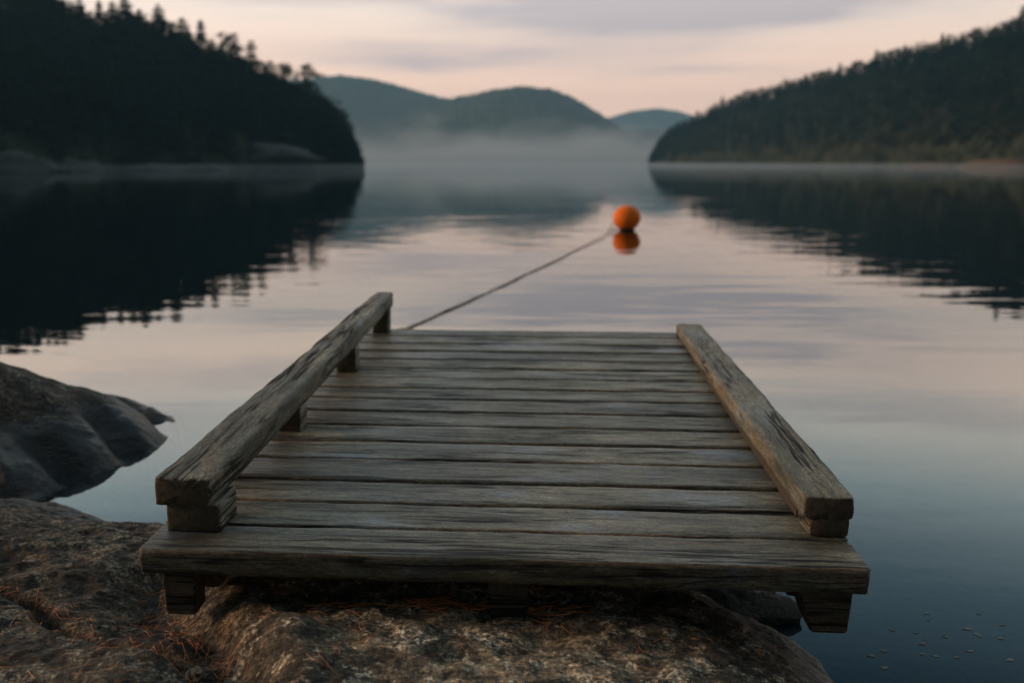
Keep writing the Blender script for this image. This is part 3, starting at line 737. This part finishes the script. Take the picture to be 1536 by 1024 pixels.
# hillside: distance profile and skyline measured from the photograph, turned into real slopes
def hillside(name, sky, depth, setback, treeh, px0, px1, mat, label, seed, foot_h=1.0):
    pxs_ = np.linspace(px0, px1, 120)
    D = np.interp(pxs_, [p_[0] for p_ in depth], [p_[1] for p_ in depth])
    topel = np.array([row_elev(v_) for v_ in np.interp(pxs_, [p_[0] for p_ in sky], [p_[1] for p_ in sky])])
    SB = np.interp(pxs_, [p_[0] for p_ in setback], [p_[1] for p_ in setback])
    DR = D + SB
    top = np.maximum(DR * np.tan(topel) + CAMZ, 2.0)
    th = np.minimum(treeh, top * .8)
    ridge = np.maximum(top - th, .4)
    nv = 26; tv = np.linspace(0, 1.9, nv)
    Xg = np.zeros((120, nv)); Yg = np.zeros_like(Xg); Zg = np.zeros_like(Xg)
    for j, t_ in enumerate(tv):
        dd = D + SB * t_
        Xg[:, j] = px_world(pxs_, dd); Yg[:, j] = dd
        prof = (t_ ** .75) if t_ <= 1 else 1 - .35 * (t_ - 1) ** 2
        Zg[:, j] = -.5 + (ridge + .5) * prof + (foot_h if 0 < t_ else 0) * min(1, t_ * 6)
    Zg += .6 * fbm(Xg * .05, Yg * .05, seed, 3) * np.clip(tv * 4, 0, 1)[None]
    o = mesh_obj(name, np.stack([Xg, Yg, Zg], -1).reshape(-1, 3), grid_faces(120, nv), mat)
    tag(o, label, kind='structure')
    def sample(px, t_):
        j = t_ / 1.9 * (nv - 1); j0 = min(int(j), nv - 2); f_ = j - j0
        i = (px - px0) / (px1 - px0) * 119; i0 = max(0, min(int(i), 118)); e_ = i - i0
        def L(A): return (A[i0, j0] * (1 - f_) + A[i0, j0 + 1] * f_) * (1 - e_) + (A[i0 + 1, j0] * (1 - f_) + A[i0 + 1, j0 + 1] * f_) * e_
        return L(Xg), L(Yg), L(Zg), float(np.interp(px, pxs_, th)), float(np.interp(px, pxs_, DR))
    return sample

skyL = [(-900, -160), (-500, -120), (-200, -70), (0, -38), (120, -6), (150, 14), (200, 14), (260, 32), (300, 58), (345, 64), (400, 92), (440, 114), (480, 132), (500, 147), (515, 172), (530, 200), (540, 226), (546, 240)]
depL = [(-900, 110), (-300, 130), (0, 150), (300, 185), (546, 225)]
sbL = [(-900, 60), (300, 56), (460, 50), (546, 14)]
sL = hillside('left_hill', skyL, depL, sbL, 9.5, -900, 546, M_floor, 'steep dark wooded hillside falling to the lake at left', 2.0)
skyR = [(972, 240), (980, 224), (988, 208), (1000, 192), (1012, 183), (1035, 174), (1075, 152), (1100, 142), (1130, 133), (1170, 121), (1200, 113), (1250, 103), (1290, 92), (1305, 84), (1340, 70), (1380, 62), (1440, 46), (1500, 30), (1536, 16), (1700, -30), (1900, -70), (2300, -120)]
depR = [(972, 620), (1100, 480), (1300, 350), (1536, 260), (1900, 190), (2300, 150)]
sbR = [(972, 30), (1010, 70), (1100, 110), (1300, 105), (1536, 90), (2300, 70)]
sR = hillside('right_hill', skyR, depR, sbR, 8.5, 972, 2300, M_floor, 'long wooded hillside rising to the right across the lake', 8.0)

pl = []
for px in np.arange(-880, 544, 9.0):
    inview = px > -60
    for t_ in np.arange(.05, 1.75, .075 if inview else .12):
        if not inview and random.random() < .35: continue
        x_, y_, z_, th, _ = sL(px + random.uniform(-5, 5), max(.03, t_ + random.uniform(-.035, .035)))
        if t_ < .22 and 360 < px < 455 and random.random() < .85: continue     # bare rock slab at the shore
        if t_ < .10 and px < 70 and random.random() < .7: continue
        h_ = th * random.uniform(.72, 1.12) * (.7 if t_ < .1 else 1) * (.92 if t_ > .85 else 1)
        pl.append((x_, y_, z_ - .3, h_, random.uniform(.9, 1.5)))
merged_forest('forest', pl, kindsL, M_fol, 'dense dark conifer forest covering the left hillside')
pl = []
for px in np.arange(976, 2290, 7.5):
    inview = px < 1560
    for t_ in np.arange(.03, 1.7, .062 if inview else .1):
        if not inview and random.random() < .4: continue
        x_, y_, z_, th, _ = sR(px + random.uniform(-4, 4), max(.02, t_ + random.uniform(-.03, .03)))
        h_ = th * random.uniform(.7, 1.12) * (.6 if t_ < .07 else 1)
        pl.append((x_, y_, z_ - .3, h_, random.uniform(1.0, 1.7)))
merged_forest('forest', pl, kindsL, M_fol2, 'dense dark green forest covering the right hillside')

# individual trees along the two skylines
protos = []
for i, (V, F) in enumerate(kinds):
    me = bpy.data.meshes.new('crown'); me.from_pydata(V.tolist(), [], F.tolist()); me.update(); me.materials.append(M_fol)
    tv_, tf_ = trunk_arr(seed=i, limbs=7 if i in (3, 4, 6) else 0, lean=.05 if i == 6 else 0)
    mt = bpy.data.meshes.new('trunk'); mt.from_pydata(tv_, [], tf_); mt.update(); mt.materials.append(M_bark)
    protos.append((me, mt))
def plant(kind, x_, y_, z_, h_, sw, label, group, cat='tree', name='conifer_tree'):
    rt = empty(name, (x_, y_, z_), (0, 0, random.random() * 6.28)); rt.scale = (h_ * sw, h_ * sw, h_)
    me, mt = protos[kind]
    for nm, m_ in (('crown', me), ('trunk', mt)):
        c_ = bpy.data.objects.new(nm, m_); col.objects.link(c_); c_.parent = rt
    tag(rt, label, cat, group); return rt
GL = 'conifers along the skyline of the left hill'
special = [(165, 0, 0, 'dark pointed conifer on the left skyline, first peak right of the upper left corner'), (203, -6, 2, 'tall broad conifer on the left skyline reaching the top of the photo'),
           (251, 6, 1, 'slim conifer peak on the left skyline standing between two gaps of sky'), (285, 26, 2, 'bushy conifer on the left skyline just left of the sharp spire'),
           (312, 29, 0, 'sharp spire shaped conifer on the left skyline'), (352, 49, 4, 'round topped pine on the left skyline right of the sharp spire'),
           (385, 60, 5, 'thin ragged conifer halfway down the left skyline'), (432, 93, 3, 'small bushy pine on the left skyline just before the lone tip pine'),
           (465, 97, 6, 'lone loose crowned pine sticking up at the end of the left ridge')]
for (px, py, kd, lb) in special:
    x_, y_, z_, th, dr = sL(px, 1.0)
    top = y_ * math.tan(row_elev(py)) / 1.0 + CAMZ
    plant(kd, x_, y_, z_ - .3, max(top - z_ + .3, 5), 1.45 if kd != 0 else 1.15, lb, GL, name='pine_tree' if kd in (3, 4, 6) else 'conifer_tree')
px = -30
while px < 540:
    if all(abs(px - s_[0]) > 7 for s_ in special):
        x_, y_, z_, th, _ = sL(px, 1.0 + random.uniform(-.04, .06))
        kd = random.choice([0, 1, 2, 2, 2, 4, 0, 5])
        plant(kd, x_, y_, z_ - .3, th * random.uniform(.80, 1.15), random.uniform(1.2, 1.7), 'dark blurred conifer in the close row of lesser trees along the left ridge', GL)
    px += random.uniform(8, 14)
GR = 'trees along the skyline of the right hill'
spR = [(1080, 144, 1, 'small dark conifer peak low on the right skyline near the far hills'), (1252, 94, 0, 'thin conifer tip midway up the right skyline'), (1305, 74, 2, 'broad dark conifer standing out midway along the right skyline'),
       (1400, 49, 1, 'slim conifer on the right skyline above the wooded slope'), (1515, 7, 2, 'tallest dark conifer on the right skyline by the right edge')]
for (px, py, kd, lb) in spR:
    x_, y_, z_, th, dr = sR(px, 1.0)
    top = y_ * math.tan(row_elev(py)) * 1.0 + CAMZ
    plant(kd, x_, y_, z_ - .3, max(top - z_ + .3, 6), 1.1, lb, GR)
px = 978
while px < 1550:
    if all(abs(px - s_[0]) > 5 for s_ in spR):
        x_, y_, z_, th, _ = sR(px, 1.0 + random.uniform(-.05, .05))
        plant(random.choice([0, 2, 2, 4, 3, 4]), x_, y_, z_ - .3, th * random.uniform(.78, 1.1), random.uniform(1.1, 1.6), 'dark blurred tree in the close row of lesser trees along the right ridge', GR)
    px += random.uniform(6, 11)

# rusty shrubs and pale rocks on the shores
V, F = pine_arr(77, 160, .05, .5, 7)
for (px, h_, lb) in ((1195, 5.5, 'small orange autumn bush on the far right shore beside the mist'), (1394, 3.0, 'rusty bush low on the right shore below the slim skyline conifer'), (1518, 3.2, 'brown autumn bush on the shore at the right edge')):
    x_, y_, z_, th, _ = sR(px, .04)
    o = mesh_obj('bush', V * h_, F, M_rust, smooth=False, loc=(x_, y_ - 6, -.2)); tag(o, lb, 'bush')
M_pale = plain('pale_granite', (.085, .092, .085), .85, .05, .2, .35, 1.5)
M_paler = plain('brown_granite', (.15, .105, .07), .85, .05, .2, .35, 1.5)
for (px, t_, rx, ry, rz, s_, lb) in ((398, .10, 11, 5, 3.6, 1, 'sloping pale granite slab on the left far shore below the forest'), (432, .03, 7, 3, 2.6, 2, 'low grey rock at the foot of the sloping granite slab'),
                                 (15, .03, 7, 3, 2.2, 3, 'pale rock on the far shore at the left edge'), (70, .0, 6, 2.5, 1.2, 4, 'low flat grey rock on the left shore by the edge rock'),
                                 (120, .0, 5, 2.5, 1.6, 5, 'long low rock on the left shore second from the edge'), (220, .0, 7, 2.5, 1.2, 6, 'low rock on the left far shore midway along the forest'), (300, .0, 7, 2.5, 1.3, 7, 'low pale rock on the left shore nearer the granite slab')):
    x_, y_, z_, th, _ = sL(px, t_)
    tag(lump('shore_rock', x_, y_ - 1, max(z_, 0) * .7, rx, ry, rz, M_pale, s_ * 3.1, 4, .3, -.3 if s_ == 1 else 0), lb, 'rock')
x_, y_, z_, th, _ = sR(1520, .0)
tag(lump('shore_rock', x_, y_, .1, 14, 4, 2.2, M_paler, 41, 4, .25, -.6), 'long low brown rock bank on the shore at the right edge', 'rock')
x_, y_, z_, th, _ = sR(1410, .0)
tag(lump('shore_rock', x_, y_, .1, 12, 4, 1.4, M_paler, 44, 4, .25, -.6), 'low brown rock on the right far shore below the rusty bush', 'rock')

# ------------------------------------------------------------------ far hills
def far_hill(name, sky, depth, thick, mat, label, seed, rough):
    px0, px1 = sky[0][0], sky[-1][0]; nu = 420; nv = 46
    pxs_ = np.linspace(px0, px1, nu)
    tel = np.array([row_elev(v_) for v_ in np.interp(pxs_, [p_[0] for p_ in sky], [p_[1] for p_ in sky])])
    k = np.hanning(15); k /= k.sum(); tel = np.convolve(np.pad(tel, 7, 'edge'), k, 'valid')
    dr = depth + thick; top = dr * np.tan(tel) + CAMZ
    tv = np.linspace(0, 2, nv)
    Xg = np.zeros((nu, nv)); Yg = np.zeros_like(Xg); Zg = np.zeros_like(Xg)
    for j, t_ in enumerate(tv):
        dd = depth + thick * t_; Xg[:, j] = px_world(pxs_, dd); Yg[:, j] = dd
        pr = math.sin(min(t_, 1) * math.pi / 2) if t_ <= 1 else math.cos((t_ - 1) * math.pi / 2 * .9)
        Zg[:, j] = top * pr
    sp = Xg * .09; rel = fbm(Xg * .006, Yg * .006, seed, 5, .5)
    Zg = Zg + 10 * rel * np.sin(np.clip(tv, 0, 1) * math.pi)[None] * np.clip(top / 80, 0, 1)[:, None]
    Zg = Zg + rough * np.abs(vnoise(Xg * .13, Yg * .13, seed)) * np.clip(tv * 3, 0, 1)[None] + rough * .6 * vnoise(Xg * .33, Yg * .33, seed)
    Zg[:, 0] = -2; Zg[:, -1] = -2
    o = mesh_obj(name, np.stack([Xg, Yg, Zg], -1).reshape(-1, 3), grid_faces(nu, nv), mat)
    return tag(o, label, kind='structure')
far_hill('far_hills', [(250, 200), (380, 140), (440, 124), (480, 120), (520, 118), (560, 122), (600, 133), (640, 144), (668, 152), (700, 150), (760, 165), (850, 200), (920, 235), (950, 243)], 1650, 260, M_hill, 'misty forested far hill with a long level top at left of centre', 3.0, 4.0)
far_hill('far_hills', [(560, 243), (620, 190), (660, 160), (680, 150), (700, 146), (740, 138), (790, 133), (830, 137), (865, 152), (900, 173), (930, 196), (960, 220), (990, 240)], 1330, 240, M_hill, 'misty rounded forested far hill in the centre', 5.0, 3.5)
far_hill('far_hills', [(820, 235), (900, 205), (930, 200), (965, 197), (1000, 196), (1050, 186), (1120, 190), (1200, 220)], 1900, 220, M_hill, 'low hazy far hill between the centre hill and the right shore', 9.0, 4.0)
far_hill('far_hills', [(840, 215), (890, 186), (920, 175), (950, 167), (985, 164), (1015, 168), (1060, 182), (1120, 190), (1220, 200)], 2950, 250, M_hill, 'palest and farthest hill seen at right of centre', 13.0, 4.0)

# ------------------------------------------------------------------ haze and mist
def box(name, x0, x1, y0, y1, z0, z1, mat, label):
    v = [(x0, y0, z0), (x1, y0, z0), (x1, y1, z0), (x0, y1, z0), (x0, y0, z1), (x1, y0, z1), (x1, y1, z1), (x0, y1, z1)]
    f = [(3, 2, 1, 0), (4, 5, 6, 7), (0, 1, 5, 4), (1, 2, 6, 5), (2, 3, 7, 6), (3, 0, 4, 7)]
    return tag(mesh_obj(name, v, f, mat, smooth=False), label, kind='stuff')
def vol_mat(name, colr, dens, aniso=.3):
    m, N = new_mat(name)
    p = N.node('ShaderNodeVolumePrincipled', {'Color': (*colr, 1), 'Density': dens, 'Anisotropy': aniso})
    N.node('ShaderNodeOutputMaterial', {'Volume': p.outputs[0]})
    return m
box('haze', -3400, 3400, -400, 3400, -6, 215, vol_mat('haze_air', (.37, .76, 1.0), .00025), 'thin blue morning haze over the whole lake')
# ground fog on the water in front of the shores
box('mist', -320, 420, 125, 640, .03, 1.15, vol_mat('mist_low', (.80, .93, 1.0), .0020), 'thin layer of mist lying on the far water')
def mist_mat():
    m, N = new_mat('mist_bank')
    pos = N.node('ShaderNodeNewGeometry').outputs['Position']
    z = N.node('ShaderNodeSeparateXYZ', {0: pos}).outputs[2]
    n = N.noise(N.mapping(pos, (1, .5, 2.0)), .0085, 4, .6)
    topz = N.mapr(n, .36, .64, 10.0, 54.0)
    d = N.math('SUBTRACT', 1.0, N.math('DIVIDE', z, topz), clamp=True)
    d = N.math('MULTIPLY', N.math('POWER', d, 1.0), .0075)
    hz = N.math('SUBTRACT', 1.0, N.math('DIVIDE', z, 150.0), clamp=True)
    d = N.math('ADD', d, N.math('MULTIPLY', hz, .00032))
    p = N.node('ShaderNodeVolumePrincipled', {'Color': (.93, .99, 1.0, 1), 'Density': d, 'Anisotropy': .4})
    N.node('ShaderNodeOutputMaterial', {'Volume': p.outputs[0]})
    return m
mb = box('mist', -420, 560, 800, 1290, .05, 150, mist_mat(), 'soft bank of mist in front of the far hills')
